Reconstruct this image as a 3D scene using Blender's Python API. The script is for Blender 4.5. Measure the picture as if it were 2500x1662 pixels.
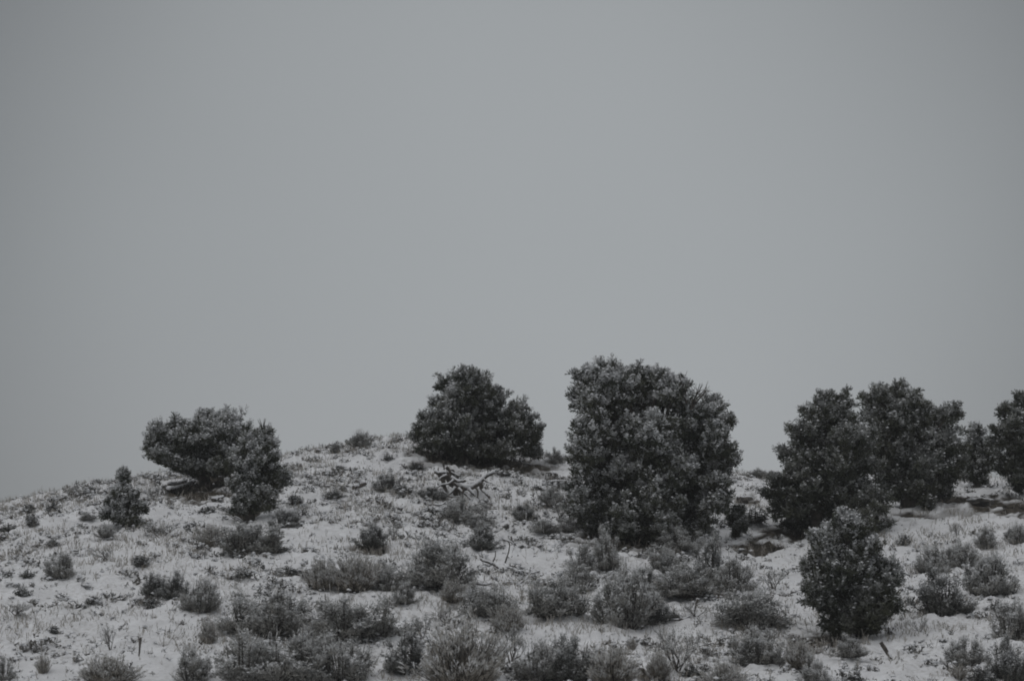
import bpy, math
import numpy as np
from mathutils import Vector

scene = bpy.context.scene
for o in list(bpy.data.objects):
    bpy.data.objects.remove(o)
col = scene.collection

# ------------------------------------------------------------------ camera
W, H = 2500.0, 1662.0
LENS, SENSOR = 100.0, 36.0
FPX = LENS / SENSOR * W
PITCH = math.radians(8.0)
CAM = np.array([0.0, 0.0, 1.65])
cam_data = bpy.data.cameras.new('camera')
cam_data.lens = LENS
cam_data.sensor_width = SENSOR
cam_data.clip_start = 0.5
cam_data.clip_end = 9000
cam = bpy.data.objects.new('camera', cam_data)
cam.location = CAM
cam.rotation_euler = (math.pi / 2 + PITCH, 0, 0)
cam_data.dof.use_dof = True
cam_data.dof.focus_distance = 62.0
cam_data.dof.aperture_fstop = 2.2
col.objects.link(cam)
scene.camera = cam

# ------------------------------------------------------------------ sky and sun
SUN_EL, SUN_AZ = math.radians(55), math.radians(-140)      # azimuth from +Y towards +X
world = bpy.data.worlds.new('World')
scene.world = world
world.use_nodes = True
wn, wl = world.node_tree.nodes, world.node_tree.links
wn.clear()
w_out = wn.new('ShaderNodeOutputWorld')
w_bg = wn.new('ShaderNodeBackground')
w_sky = wn.new('ShaderNodeTexSky')
w_sky.sky_type = 'NISHITA'
w_sky.sun_disc = False
w_sky.sun_elevation = SUN_EL
w_sky.sun_rotation = SUN_AZ
w_tc = wn.new('ShaderNodeTexCoord')
w_sep = wn.new('ShaderNodeSeparateXYZ')
w_ramp = wn.new('ShaderNodeValToRGB')
e = w_ramp.color_ramp.elements
e[0].position = 0.0
e[0].color = (0.374, 0.380, 0.394, 1)
e[1].position = 1.0
e[1].color = (1.10, 1.11, 1.135, 1)
m = w_ramp.color_ramp.elements.new(0.16)
m.color = (0.366, 0.384, 0.394, 1)
m = w_ramp.color_ramp.elements.new(0.27)
m.color = (0.366, 0.384, 0.394, 1)
w_ns = wn.new('ShaderNodeTexNoise')
w_ns.inputs['Scale'].default_value = 5.2
w_ns.inputs['Detail'].default_value = 2.0
w_ns.inputs['Roughness'].default_value = 0.4
w_map = wn.new('ShaderNodeMapping')
w_map.inputs['Location'].default_value = (0.35, 0.1, 0.2)
w_mr = wn.new('ShaderNodeMapRange')
w_mr.inputs['From Min'].default_value = 0.25
w_mr.inputs['From Max'].default_value = 0.75
w_mr.inputs['To Min'].default_value = 0.95
w_mr.inputs['To Max'].default_value = 1.05
w_mul = wn.new('ShaderNodeVectorMath')
w_mul.operation = 'SCALE'
w_skysc = wn.new('ShaderNodeVectorMath')
w_skysc.operation = 'SCALE'
w_skysc.inputs['Scale'].default_value = 0.05
w_mix = wn.new('ShaderNodeMix')
w_mix.data_type = 'RGBA'
w_mix.inputs['Factor'].default_value = 0.93            # thick cloud over most of the clear sky's light
wl.new(w_tc.outputs['Generated'], w_sep.inputs[0])
wl.new(w_sep.outputs['Z'], w_ramp.inputs['Fac'])
wl.new(w_tc.outputs['Generated'], w_map.inputs['Vector'])
wl.new(w_map.outputs['Vector'], w_ns.inputs['Vector'])
wl.new(w_ns.outputs['Fac'], w_mr.inputs['Value'])
wl.new(w_ramp.outputs['Color'], w_mul.inputs[0])
w_dot = wn.new('ShaderNodeVectorMath')                 # lens vignette painted into the sky, brightest towards the view centre
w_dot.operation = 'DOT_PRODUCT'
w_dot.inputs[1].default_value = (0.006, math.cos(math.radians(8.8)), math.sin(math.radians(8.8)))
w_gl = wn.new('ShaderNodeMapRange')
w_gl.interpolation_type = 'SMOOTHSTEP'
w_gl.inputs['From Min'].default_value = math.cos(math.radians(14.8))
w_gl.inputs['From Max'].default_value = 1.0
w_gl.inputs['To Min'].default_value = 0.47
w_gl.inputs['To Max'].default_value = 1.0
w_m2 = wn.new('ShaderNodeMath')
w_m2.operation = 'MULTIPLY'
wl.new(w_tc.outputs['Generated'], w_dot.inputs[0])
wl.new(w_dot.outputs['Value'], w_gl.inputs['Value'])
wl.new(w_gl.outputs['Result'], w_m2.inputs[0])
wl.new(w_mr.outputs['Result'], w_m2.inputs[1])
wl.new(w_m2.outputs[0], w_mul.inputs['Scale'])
wl.new(w_sky.outputs['Color'], w_skysc.inputs[0])
wl.new(w_skysc.outputs['Vector'], w_mix.inputs['A'])
wl.new(w_mul.outputs['Vector'], w_mix.inputs['B'])
wl.new(w_mix.outputs['Result'], w_bg.inputs['Color'])
w_bg.inputs['Strength'].default_value = 1.0
wl.new(w_bg.outputs[0], w_out.inputs[0])

sun_data = bpy.data.lights.new('sun', 'SUN')
sun_data.energy = 0.5
sun_data.angle = math.radians(60)
sun_data.color = (1.0, 0.98, 0.95)
sun = bpy.data.objects.new('sun', sun_data)
sd = Vector((math.sin(SUN_AZ) * math.cos(SUN_EL), math.cos(SUN_AZ) * math.cos(SUN_EL), math.sin(SUN_EL)))
sun.rotation_euler = sd.to_track_quat('Z', 'Y').to_euler()
col.objects.link(sun)

scene.view_settings.view_transform = 'Standard'
scene.view_settings.look = 'None'
scene.view_settings.exposure = 0.0
scene.view_settings.gamma = 1.0
scene.view_settings.use_curve_mapping = False
scene.render.engine = 'CYCLES'
scene.cycles.filter_width = 1.9
scene.cycles.use_denoising = True
scene.cycles.max_bounces = 6
scene.cycles.diffuse_bounces = 3
scene.cycles.transparent_max_bounces = 4

# ------------------------------------------------------------------ helpers
R = np.random.default_rng(11)
UP = np.array([0.0, 0.0, 1.0])
CP, SP = math.cos(PITCH), math.sin(PITCH)


def ray(px, py):
    a, b = (px - W / 2) / FPX, (H / 2 - py) / FPX
    return np.array([a, CP - b * SP, SP + b * CP])


def at(px, py, y):
    """the world point seen at (px, py) that lies at world depth y"""
    d = ray(px, py)
    return CAM + d * (y / d[1])


def norm(v):
    return v / np.maximum(np.linalg.norm(v, axis=-1, keepdims=True), 1e-9)


def _hash(ix, iy, s):
    h = (ix * 374761393 + iy * 668265263 + s * 2147483647 * 7 + 1274126177) & 0xFFFFFFFF
    h = ((h ^ (h >> 13)) * 1274126177) & 0xFFFFFFFF
    return ((h ^ (h >> 16)) & 0xFFFF) / 65535.0


def vnoise(x, y, s=0):
    x, y = np.asarray(x, float), np.asarray(y, float)
    ix, iy = np.floor(x).astype(np.int64), np.floor(y).astype(np.int64)
    fx, fy = x - ix, y - iy
    fx, fy = fx * fx * (3 - 2 * fx), fy * fy * (3 - 2 * fy)
    a, b = _hash(ix, iy, s), _hash(ix + 1, iy, s)
    c, d = _hash(ix, iy + 1, s), _hash(ix + 1, iy + 1, s)
    return (a + (b - a) * fx) * (1 - fy) + (c + (d - c) * fx) * fy


def fbm(x, y, s=0, octv=4, gain=0.5):
    t, amp, tot = 0, 1.0, 0
    for i in range(octv):
        t = t + amp * vnoise(np.asarray(x) * 2 ** i + 17.3 * i, np.asarray(y) * 2 ** i - 9.1 * i, s + i)
        tot += amp
        amp *= gain
    return t / tot


class Geo:
    """collects triangles; becomes one mesh"""
    def __init__(self):
        self.v, self.f, self.a, self.n = [], [], [], 0

    def add(self, v, f, a=0.0):
        v = np.asarray(v, float).reshape(-1, 3)
        self.v.append(v)
        self.f.append(np.asarray(f, np.int64).reshape(-1, 3) + self.n)
        self.a.append(np.broadcast_to(np.asarray(a, float), (len(v),)))
        self.n += len(v)

    def mesh(self, name, mat, smooth=False):
        me = bpy.data.meshes.new(name)
        v = np.concatenate(self.v) if self.v else np.zeros((0, 3))
        f = np.concatenate(self.f) if self.f else np.zeros((0, 3), np.int64)
        me.vertices.add(len(v))
        me.vertices.foreach_set('co', v.ravel().astype(np.float32))
        me.loops.add(len(f) * 3)
        me.loops.foreach_set('vertex_index', f.ravel().astype(np.int32))
        me.polygons.add(len(f))
        me.polygons.foreach_set('loop_start', np.arange(0, len(f) * 3, 3, dtype=np.int32))
        me.polygons.foreach_set('use_smooth', np.full(len(f), smooth, dtype=bool))
        at_ = me.attributes.new('frost', 'FLOAT', 'POINT')
        at_.data.foreach_set('value', np.concatenate(self.a).astype(np.float32) if self.a else np.zeros(0, np.float32))
        me.materials.append(mat)
        me.update(calc_edges=True)
        return me


def link(name, data, parent=None):
    o = bpy.data.objects.new(name, data)
    col.objects.link(o)
    if parent is not None:
        o.parent = parent
    return o


def tag(o, label=None, cat=None, group=None, kind=None):
    if label: o['label'] = label
    if cat: o['category'] = cat
    if group: o['group'] = group
    if kind: o['kind'] = kind
    return o


def needles(g, pos, d, length, width, frost, k, spread, rng):
    """k slim triangles fanning from each of the positions round direction d"""
    n = len(pos)
    if n == 0:
        return
    p = np.repeat(pos, k, 0)
    dd = norm(np.repeat(d, k, 0) + rng.normal(0, spread, (n * k, 3)))
    L = np.repeat(length, k) * rng.uniform(0.7, 1.15, n * k)
    w = np.repeat(width, k)
    side = norm(np.cross(dd, rng.normal(0, 1, (n * k, 3)))) * (w * 0.5)[:, None]
    tip = p + dd * L[:, None]
    inv = rng.random(n * k) < 0.55
    a = np.where(inv[:, None], p, tip)
    b = np.where(inv[:, None], tip, p)
    v = np.stack([a, b - side, b + side], 1).reshape(-1, 3)
    f = np.arange(n * k * 3).reshape(-1, 3)
    fr = np.repeat(np.repeat(frost, k) * rng.uniform(0.5, 1.2, n * k), 3)
    g.add(v, f, fr)


def lumps(g, pos, r, flat, rng, sides=5):
    """small closed, uneven blobs of snow"""
    n = len(pos)
    if n == 0:
        return
    ang = np.arange(sides) * 2 * math.pi / sides
    rr = r[:, None] * rng.uniform(0.65, 1.25, (n, sides))
    a = ang[None, :] + rng.uniform(0, 6.28, (n, 1))
    ring = np.stack([pos[:, None, 0] + np.cos(a) * rr, pos[:, None, 1] + np.sin(a) * rr,
                     pos[:, None, 2] + rng.normal(0, 0.15, (n, sides)) * r[:, None]], 2)
    top = pos + np.stack([rng.normal(0, .2, n) * r, rng.normal(0, .2, n) * r, r * flat], 1)
    bot = pos - np.stack([0 * r, 0 * r, r * flat * 0.7], 1)
    v = np.concatenate([ring, top[:, None], bot[:, None]], 1).reshape(-1, 3)
    base = np.arange(n)[:, None] * (sides + 2)
    f = []
    for i in range(sides):
        j = (i + 1) % sides
        f.append(np.concatenate([base + i, base + j, base + sides], 1))
        f.append(np.concatenate([base + j, base + i, base + sides + 1], 1))
    g.add(v, np.concatenate(f), 1.0)


def tube(g, pts, rad, sides=6, rough=0.0, rng=None, flat=1.0, a=0.0):
    """a closed, tapering tube along a polyline"""
    pts = np.asarray(pts, float)
    rad = np.broadcast_to(np.asarray(rad, float), (len(pts),)).copy()
    n = len(pts)
    tang = norm(np.gradient(pts, axis=0))
    ref = np.array([0.3, 1.0, 0.2]) if abs(tang[:, 1]).mean() < 0.8 else np.array([1.0, 0, 0.1])
    s1 = norm(np.cross(tang, ref))
    s2 = np.cross(s1, tang)
    ang = np.arange(sides) * 2 * math.pi / sides
    ring = (s1[:, None] * np.cos(ang)[None, :, None] + s2[:, None] * np.sin(ang)[None, :, None]) * rad[:, None, None]
    if rough and rng is not None:
        ring = ring * rng.uniform(1 - rough, 1 + rough, (n, sides, 1))
    ring[..., 2] *= flat
    v = (pts[:, None] + ring).reshape(-1, 3)
    v = np.concatenate([v, [pts[0]], [pts[-1] + tang[-1] * rad[-1]]])
    f = []
    for i in range(n - 1):
        for j in range(sides):
            k = (j + 1) % sides
            A, B, C, D = i * sides + j, i * sides + k, (i + 1) * sides + k, (i + 1) * sides + j
            f += [(A, B, C), (A, C, D)]
    for j in range(sides):
        k = (j + 1) % sides
        f += [(k, j, n * sides), ((n - 1) * sides + j, (n - 1) * sides + k, n * sides + 1)]
    g.add(v, f, a)


def resample(pts, step):
    pts = np.asarray(pts, float)
    d = np.r_[0, np.cumsum(np.linalg.norm(np.diff(pts, axis=0), axis=1))]
    n = max(3, int(d[-1] / step) + 1)
    t = np.linspace(0, d[-1], n)
    q = np.stack([np.interp(t, d, pts[:, i]) for i in range(3)], 1)
    if n > 4:
        q[1:-1] = q[1:-1] * 0.5 + (q[:-2] + q[2:]) * 0.25
    return q, t / d[-1]


# ------------------------------------------------------------------ materials
def new_mat(name):
    mt = bpy.data.materials.new(name)
    mt.use_nodes = True
    nt = mt.node_tree
    return mt, nt, nt.nodes['Principled BSDF']


def ramp_noise(nt, scale, c0, c1, detail=4.0, p0=0.35, p1=0.65, coord='Object'):
    tc = nt.nodes.new('ShaderNodeTexCoord')
    ns = nt.nodes.new('ShaderNodeTexNoise')
    ns.inputs['Scale'].default_value = scale
    ns.inputs['Detail'].default_value = detail
    nt.links.new(tc.outputs[coord], ns.inputs['Vector'])
    rp = nt.nodes.new('ShaderNodeValToRGB')
    rp.color_ramp.elements[0].position = p0
    rp.color_ramp.elements[0].color = (*c0, 1)
    rp.color_ramp.elements[1].position = p1
    rp.color_ramp.elements[1].color = (*c1, 1)
    nt.links.new(ns.outputs['Fac'], rp.inputs['Fac'])
    return rp, ns


SNOW = (0.80, 0.81, 0.83)


def leaf_mat(name, c0, c1, scale, frost_col=(0.74, 0.75, 0.76)):
    mt, nt, b = new_mat(name)
    rp, ns = ramp_noise(nt, scale, c0, c1)
    at_ = nt.nodes.new('ShaderNodeAttribute')
    at_.attribute_name = 'frost'
    mx = nt.nodes.new('ShaderNodeMix')
    mx.data_type = 'RGBA'
    mx.inputs['B'].default_value = (*frost_col, 1)
    nt.links.new(at_.outputs['Fac'], mx.inputs['Factor'])
    nt.links.new(rp.outputs['Color'], mx.inputs['A'])
    nt.links.new(mx.outputs['Result'], b.inputs['Base Color'])
    b.inputs['Roughness'].default_value = 0.75
    b.inputs['Specular IOR Level'].default_value = 0.15
    return mt


M = {}
M['needle'] = leaf_mat('pine needles', (0.046, 0.054, 0.040), (0.096, 0.100, 0.072), 1.3)
M['sage'] = leaf_mat('sage leaves', (0.175, 0.176, 0.165), (0.315, 0.308, 0.285), 2.2, (0.82, 0.83, 0.84))
M['dark_leaf'] = leaf_mat('dark shrub leaves', (0.07, 0.075, 0.071), (0.15, 0.15, 0.135), 2.2, (0.82, 0.83, 0.84))
M['tan_leaf'] = leaf_mat('dry tan stems', (0.19, 0.175, 0.148), (0.38, 0.35, 0.30), 2.5, (0.82, 0.83, 0.84))
M['tuft'] = leaf_mat('low twigs', (0.035, 0.036, 0.034), (0.12, 0.11, 0.095), 0.9)
M['grass'] = leaf_mat('dry grass', (0.20, 0.18, 0.15), (0.34, 0.31, 0.27), 0.7)

mt, nt, b = new_mat('bark')
rp, ns = ramp_noise(nt, 9.0, (0.022, 0.020, 0.018), (0.075, 0.066, 0.056), 6)
nt.links.new(rp.outputs['Color'], b.inputs['Base Color'])
b.inputs['Roughness'].default_value = 0.9
bp = nt.nodes.new('ShaderNodeBump')
bp.inputs['Distance'].default_value = 0.03
nt.links.new(ns.outputs['Fac'], bp.inputs['Height'])
nt.links.new(bp.outputs['Normal'], b.inputs['Normal'])
M['bark'] = mt

mt, nt, b = new_mat('weathered dead wood')
rp, ns = ramp_noise(nt, 14.0, (0.035, 0.031, 0.028), (0.12, 0.105, 0.09), 6)
nt.links.new(rp.outputs['Color'], b.inputs['Base Color'])
b.inputs['Roughness'].default_value = 0.9
bp = nt.nodes.new('ShaderNodeBump')
bp.inputs['Distance'].default_value = 0.02
nt.links.new(ns.outputs['Fac'], bp.inputs['Height'])
nt.links.new(bp.outputs['Normal'], b.inputs['Normal'])
M['wood'] = mt

mt, nt, b = new_mat('rock')
rp, ns = ramp_noise(nt, 7.0, (0.035, 0.034, 0.033), (0.11, 0.10, 0.09), 6)
nt.links.new(rp.outputs['Color'], b.inputs['Base Color'])
b.inputs['Roughness'].default_value = 0.9
M['rock'] = mt

mt, nt, b = new_mat('snow')
rp, ns = ramp_noise(nt, 6.0, (0.74, 0.75, 0.77), (0.85, 0.86, 0.88), 4)
nt.links.new(rp.outputs['Color'], b.inputs['Base Color'])
b.inputs['Roughness'].default_value = 0.85
b.inputs['Specular IOR Level'].default_value = 0.2
M['snow'] = mt

# ------------------------------------------------------------------ ground
Y0 = 47.0
SKY_PX = np.array([-900, -300, 0, 140, 250, 350, 430, 530, 620, 700, 740, 816, 911, 996, 1100, 1200, 1325, 1400, 1600, 1800, 1866, 2100, 2300, 2420, 2500, 2800, 3400], float)
SKY_PY = np.array([1350, 1290, 1238, 1208, 1182, 1166, 1157, 1142, 1127, 1113, 1103, 1093, 1084, 1082, 1090, 1103, 1114, 1119, 1134, 1155, 1161, 1172, 1168, 1176, 1186, 1220, 1290], float)


def crest_y(x):
    return 72.5 + 1.6 * np.sin(np.asarray(x) * 0.16 + 0.6)


_cz = None


def smin(a, b, k):
    h = np.clip(0.5 + 0.5 * (b - a) / k, 0, 1)
    return b + (a - b) * h - k * h * (1 - h)


ZB = 2.55


def hill(x, y, zc):
    yc = crest_y(x)
    t = (y - Y0) / (yc - Y0)
    prof = smin(t + 0.035 * np.sin(t * 7 + x * 0.25) * np.clip(t, 0, 1), 1.06 - 0.62 * (t - 1), 0.22)
    z = ZB + (zc - ZB) * prof
    return -smin(-z, -0.0 * z, 1.2)


CX = np.array([at(p, 1150, 72.5)[0] for p in SKY_PX])
CZ = np.array([at(p, q, 72.5)[2] for p, q in zip(SKY_PX, SKY_PY)])
_ys = np.arange(55, 82, 0.1)
for _ in range(5):                                   # settle the crest so that the hill ends where it should
    for i, (p, q) in enumerate(zip(SKY_PX, SKY_PY)):
        dx = ray(p, q)[0] / ray(p, q)[1]
        xs = dx * _ys
        z = hill(xs, _ys, np.interp(xs, CX, CZ))
        r = ray(p, q)
        err = (z - (CAM[2] + r[2] / r[1] * _ys)).max()
        CZ[i] -= err


def ground_smooth(x, y):
    return hill(x, y, np.interp(x, CX, CZ))


def bank(x, y):
    near = np.exp(-((np.asarray(x)) / 40.0) ** 2)
    z = (fbm(x * 0.35, y * 0.35, 5, 3) - 0.5) * 0.42
    z = z + (fbm(x * 1.9, y * 1.9, 21, 3) - 0.5) * 0.16
    t = fbm(x * 5.5, y * 5.5, 33, 2)
    z = z + np.clip(t - 0.55, 0, 1) * 0.30
    return z * near


def ground(x, y):
    x, y = np.asarray(x, float), np.asarray(y, float)
    return ground_smooth(x, y) + bank(x, y) * np.clip((y - 30) / 15, 0, 1)


def spot(px, py):
    """where the line of sight through (px, py) first meets the hillside"""
    d = ray(px, py)
    ys = np.arange(40, 79, 0.04)
    pts = CAM + d * (ys / d[1])[:, None]
    gz = ground(pts[:, 0], pts[:, 1])
    below = np.nonzero(gz >= pts[:, 2])[0]
    i = below[0] if len(below) else int(np.argmax(gz - pts[:, 2]))
    return np.array([pts[i, 0], pts[i, 1], float(gz[i])])


# bare earth: litter and soil kept free of snow by the crowns and banks above it; under the crest pine and right bank also painted shade (px, py, half width, half height)
BARE_AND_SHADE = [(450, 1204, 72, 22), (505, 1190, 80, 30), (545, 1180, 50, 22), (600, 1250, 62, 16), (1075, 1112, 100, 16), (1180, 1124, 120, 16), (1262, 1134, 70, 12), (1560, 1318, 165, 22), (1470, 1300, 70, 24),
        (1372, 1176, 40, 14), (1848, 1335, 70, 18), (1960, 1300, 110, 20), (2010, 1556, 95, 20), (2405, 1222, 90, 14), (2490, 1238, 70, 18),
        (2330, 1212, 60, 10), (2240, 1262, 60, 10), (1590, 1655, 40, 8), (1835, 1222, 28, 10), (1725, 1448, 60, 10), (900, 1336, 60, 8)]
# soft shade of the crowns, painted onto the snow in half-strength soil colour
SHADE_TINT = [(1150, 1140, 125, 14), (1262, 1146, 80, 12), (1040, 1132, 60, 9), (2330, 1250, 110, 14), (1560, 1345, 170, 10), (2160, 1262, 60, 12)]
BARE_SHADE_W = []
for lst, full in ((BARE_AND_SHADE, 1.0), (SHADE_TINT, 0.5)):
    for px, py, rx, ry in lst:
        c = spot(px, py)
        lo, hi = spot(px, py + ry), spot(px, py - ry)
        BARE_SHADE_W.append((c[0], (lo[1] + hi[1]) / 2, rx * c[1] / FPX, max(abs(hi[1] - lo[1]) / 2, 0.35), full))


def bare_shade_mask(x, y):
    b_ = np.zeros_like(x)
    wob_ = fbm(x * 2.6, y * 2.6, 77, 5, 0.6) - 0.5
    for bx, by, rx, ry, full in BARE_SHADE_W:
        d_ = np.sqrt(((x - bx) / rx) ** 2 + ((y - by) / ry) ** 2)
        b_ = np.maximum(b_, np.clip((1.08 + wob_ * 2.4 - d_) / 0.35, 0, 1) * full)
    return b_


def axis(lo, hi, step, far):
    a = list(np.arange(lo, hi + 1e-6, step))
    s, v = step, hi
    up = []
    while v < far:
        s *= 1.35
        v += s
        up.append(v)
    s, v = step, lo
    dn = []
    while v > -far:
        s *= 1.35
        v -= s
        dn.append(v)
    return np.array(dn[::-1] + a + up)


gx, gy = axis(-15.5, 15.5, 0.075, 4000), axis(44.0, 77.0, 0.075, 4000)
X, Y = np.meshgrid(gx, gy)
Z = ground(X, Y)
bare = bare_shade_mask(X, Y)  # real bare earth plus the painted tree shade
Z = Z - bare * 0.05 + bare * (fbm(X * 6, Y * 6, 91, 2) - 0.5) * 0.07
nx, ny = len(gx), len(gy)
g = Geo()
idx = np.arange(nx * ny).reshape(ny, nx)
q = np.stack([idx[:-1, :-1], idx[:-1, 1:], idx[1:, 1:], idx[1:, :-1]], 2).reshape(-1, 4)
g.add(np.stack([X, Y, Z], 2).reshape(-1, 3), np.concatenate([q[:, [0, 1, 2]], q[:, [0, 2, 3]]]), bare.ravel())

mt, nt, b = new_mat('snowy ground')
soil, ns = ramp_noise(nt, 9.0, (0.028, 0.025, 0.021), (0.10, 0.087, 0.070), 8)
snow, ns2 = ramp_noise(nt, 1.7, (0.70, 0.705, 0.72), (0.84, 0.85, 0.87), 6)
dirt, ns3 = ramp_noise(nt, 0.55, (0.12, 0.12, 0.12), (1, 1, 1), 5, 0.40, 0.72)
fine, ns4 = ramp_noise(nt, 13.0, (0, 0, 0), (1, 1, 1), 5, 0.46, 0.70)
at_ = nt.nodes.new('ShaderNodeAttribute')
at_.attribute_name = 'frost'
mul = nt.nodes.new('ShaderNodeMath')
mul.operation = 'MULTIPLY'
nt.links.new(dirt.outputs['Color'], mul.inputs[0])
nt.links.new(fine.outputs['Color'], mul.inputs[1])
mul2 = nt.nodes.new('ShaderNodeMath')
mul2.operation = 'MULTIPLY'
mul2.inputs[1].default_value = 0.62
nt.links.new(mul.outputs[0], mul2.inputs[0])
mxa = nt.nodes.new('ShaderNodeMix')
mxa.data_type = 'RGBA'
mxa.inputs['B'].default_value = (0.27, 0.245, 0.21, 1)
nt.links.new(mul2.outputs[0], mxa.inputs['Factor'])
nt.links.new(snow.outputs['Color'], mxa.inputs['A'])
mxb = nt.nodes.new('ShaderNodeMix')
mxb.data_type = 'RGBA'
nt.links.new(at_.outputs['Fac'], mxb.inputs['Factor'])
nt.links.new(mxa.outputs['Result'], mxb.inputs['A'])
nt.links.new(soil.outputs['Color'], mxb.inputs['B'])
nt.links.new(mxb.outputs['Result'], b.inputs['Base Color'])
b.inputs['Roughness'].default_value = 0.9
b.inputs['Specular IOR Level'].default_value = 0.15
bp = nt.nodes.new('ShaderNodeBump')
bp.inputs['Distance'].default_value = 0.05
bp.inputs['Strength'].default_value = 0.7
nt.links.new(ns4.outputs['Fac'], bp.inputs['Height'])
nt.links.new(bp.outputs['Normal'], b.inputs['Normal'])
tag(link('ground', g.mesh('ground', mt, True)), 'snow covered hillside with patches of bare brown earth and painted shade', None, None, 'structure')


# ------------------------------------------------------------------ pines
def pine(label, base, lobes, snow=1.0, depth=0.85, trunk_r=0.16, seed=1, tuft=0.115, dens=24, bare_branches=(), low=0.45):
    tuft, dens = tuft * 0.80, dens * 1.45
    rng = np.random.default_rng(seed)
    b0 = spot(*base)
    root = link('pine_tree', None)
    root.location = b0
    tag(root, label, 'tree', 'pine trees on the hillside')
    s = b0[1] / FPX
    L = np.array(lobes, float)
    xmid = (L[:, 0] - L[:, 2]).min() * 0.5 + (L[:, 0] + L[:, 2]).max() * 0.5
    halfw = ((L[:, 0] + L[:, 2]).max() - (L[:, 0] - L[:, 2]).min()) / 2 * s
    C, Rr = [], []
    for i, (cx, cy, rx, ry) in enumerate(lobes):
        side = abs(cx - xmid) * s / halfw
        room = max(halfw * depth * math.sqrt(max(0.05, 1 - side ** 2)) - rx * s, 0)
        off = (-1 if i % 2 == 0 else 1) * room * rng.uniform(0.25, 0.75)
        yy = b0[1] + off
        C.append(at(cx, cy, yy) - b0)
        Rr.append((rx * yy / FPX, (rx + ry) / 2 * s * 1.05, ry * yy / FPX))
        if room > 0.35 and i % 2 == 0:                       # the far side of the crown
            yy = b0[1] + room * 0.8
            C.append(at(cx + (xmid - cx) * 0.3, cy + 6, yy) - b0)
            Rr.append((rx * s * 0.9, rx * s * 0.9, ry * s * 0.88))
    C, Rr = np.array(C), np.array(Rr)
    Rr = np.maximum(Rr - tuft * 0.45, Rr * 0.5)
    top = C[:, 2].max()
    xc, xr = [], []
    for i in range(len(C)):                              # boughs that bridge the creases between neighbouring lobes
        for k in range(i + 1, len(C)):
            gap = np.linalg.norm((C[i] - C[k]) / (Rr[i] + Rr[k]))
            if 0.35 < gap < 0.95 and rng.random() < 0.8:
                xc.append((C[i] + C[k]) / 2 + rng.normal(0, 0.04, 3) + np.array([0, -0.05, 0]))
                xr.append(np.minimum(Rr[i], Rr[k]) * rng.uniform(0.62, 0.86))
    ncore = len(C)
    if xc:
        C, Rr = np.concatenate([C, xc]), np.concatenate([Rr, xr])
    # trunk and limbs
    cen = C[:ncore].mean(0)
    gt = Geo()
    tp, tt = resample([(0, 0, -0.25), (cen[0] * 0.15, cen[1] * 0.2, top * 0.22), (cen[0] * 0.7, cen[1] * 0.7, top * 0.55), (cen[0], cen[1], top * 0.82)], 0.25)
    tp[1:-1] += rng.normal(0, 0.03, (len(tp) - 2, 3))
    tube(gt, tp, trunk_r * (1.15 - tt), 8, 0.18, rng)
    link('trunk', gt.mesh('trunk', M['bark'], True), root)
    for c in C[:14]:
        gl = Geo()
        zs = np.clip(c[2] * 0.62, 0.1, top * 0.85)
        j = int(np.argmin(abs(tp[:, 2] - zs)))
        st = tp[j]
        mid = st + (c - st) * 0.55 + np.array([0, 0, -0.05 * np.linalg.norm(c - st)])
        lp, lt = resample([st, mid, st + (c - st) * 1.05], 0.2)
        lp[1:] += rng.normal(0, 0.025, (len(lp) - 1, 3))
        tube(gl, lp, trunk_r * 0.42 * (1.1 - lt), 5, 0.1, rng)
        for _ in range(5):
            a = lp[rng.integers(len(lp) // 2, len(lp))]
            dr = norm(c - st + rng.normal(0, 0.5, 3))
            tube(gl, [a, a + dr * 0.12 + UP * 0.01, a + dr * 0.22 + UP * 0.03], [0.014, 0.010, 0.005], 3)
        link('limb', gl.mesh('limb', M['bark'], True), root)
    # boughs of needle tufts
    gc, gs = Geo(), Geo()
    for i in range(len(C)):
        c, r = C[i], Rr[i]
        rm = float(np.mean(r))
        # every lobe is a cluster of smaller clumps of foliage, uneven in size and reach
        nk = int(np.clip(30 * rm / 0.5, 13, 42))
        kn = norm(rng.normal(0, 1, (nk, 3)))
        kn = kn[(kn[:, 2] > -0.5) | (rng.random(nk) < 0.5)]
        kc = c + kn * r * rng.uniform(0.45, 1.0, (len(kn), 1))
        kr = np.clip(rm * rng.uniform(0.16, 0.36, len(kn)), tuft * 0.8, 0.20)
        inside = np.zeros(len(kn), bool)
        for k in range(len(C)):
            if k != i:
                inside |= ((((kc - C[k]) / (Rr[k] * 0.74)) ** 2).sum(1) < 1)
        sel = ~inside | (rng.random(len(kn)) < 0.12)
        kc, kr, kn = kc[sel], kr[sel], kn[sel]
        p, n, sn = [], [], []
        for q in range(len(kc)):                         # each clump is a spray: long, thin at the tip, with snow along its upper side
            sax = norm(kn[q] * np.array([1, 1, 0.7]) + UP * 0.38 + rng.normal(0, 0.30, 3))
            sl = np.clip(rm * rng.uniform(0.45, 0.95), 0.16, 0.42) * (tuft / 0.092) ** 0.5
            nb = int(max(5, sl * 46 * dens / 34))
            tt_ = rng.uniform(-0.75, 1.0, nb)
            lt_ = rng.normal(0, 1, (nb, 3))
            lt_ -= (lt_ @ sax)[:, None] * sax
            lt_ *= np.array([1, 1, 0.75])
            thick = (0.60 - 0.34 * tt_) * kr[q]
            p.append(kc[q] + sax * (tt_ * sl * 0.62)[:, None] + lt_ * thick[:, None])
            m_ = norm(lt_ * 0.8 + sax * (0.35 + 0.6 * np.clip(tt_, 0, 1))[:, None])
            n.append(m_)
            sn.append(np.full(nb, rng.normal(0, 0.12)))
        # the inside of the lobe, sparse, so that little light comes through
        nb = int(max(8, 4 * math.pi * rm ** 2 * dens * 0.5))
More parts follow.
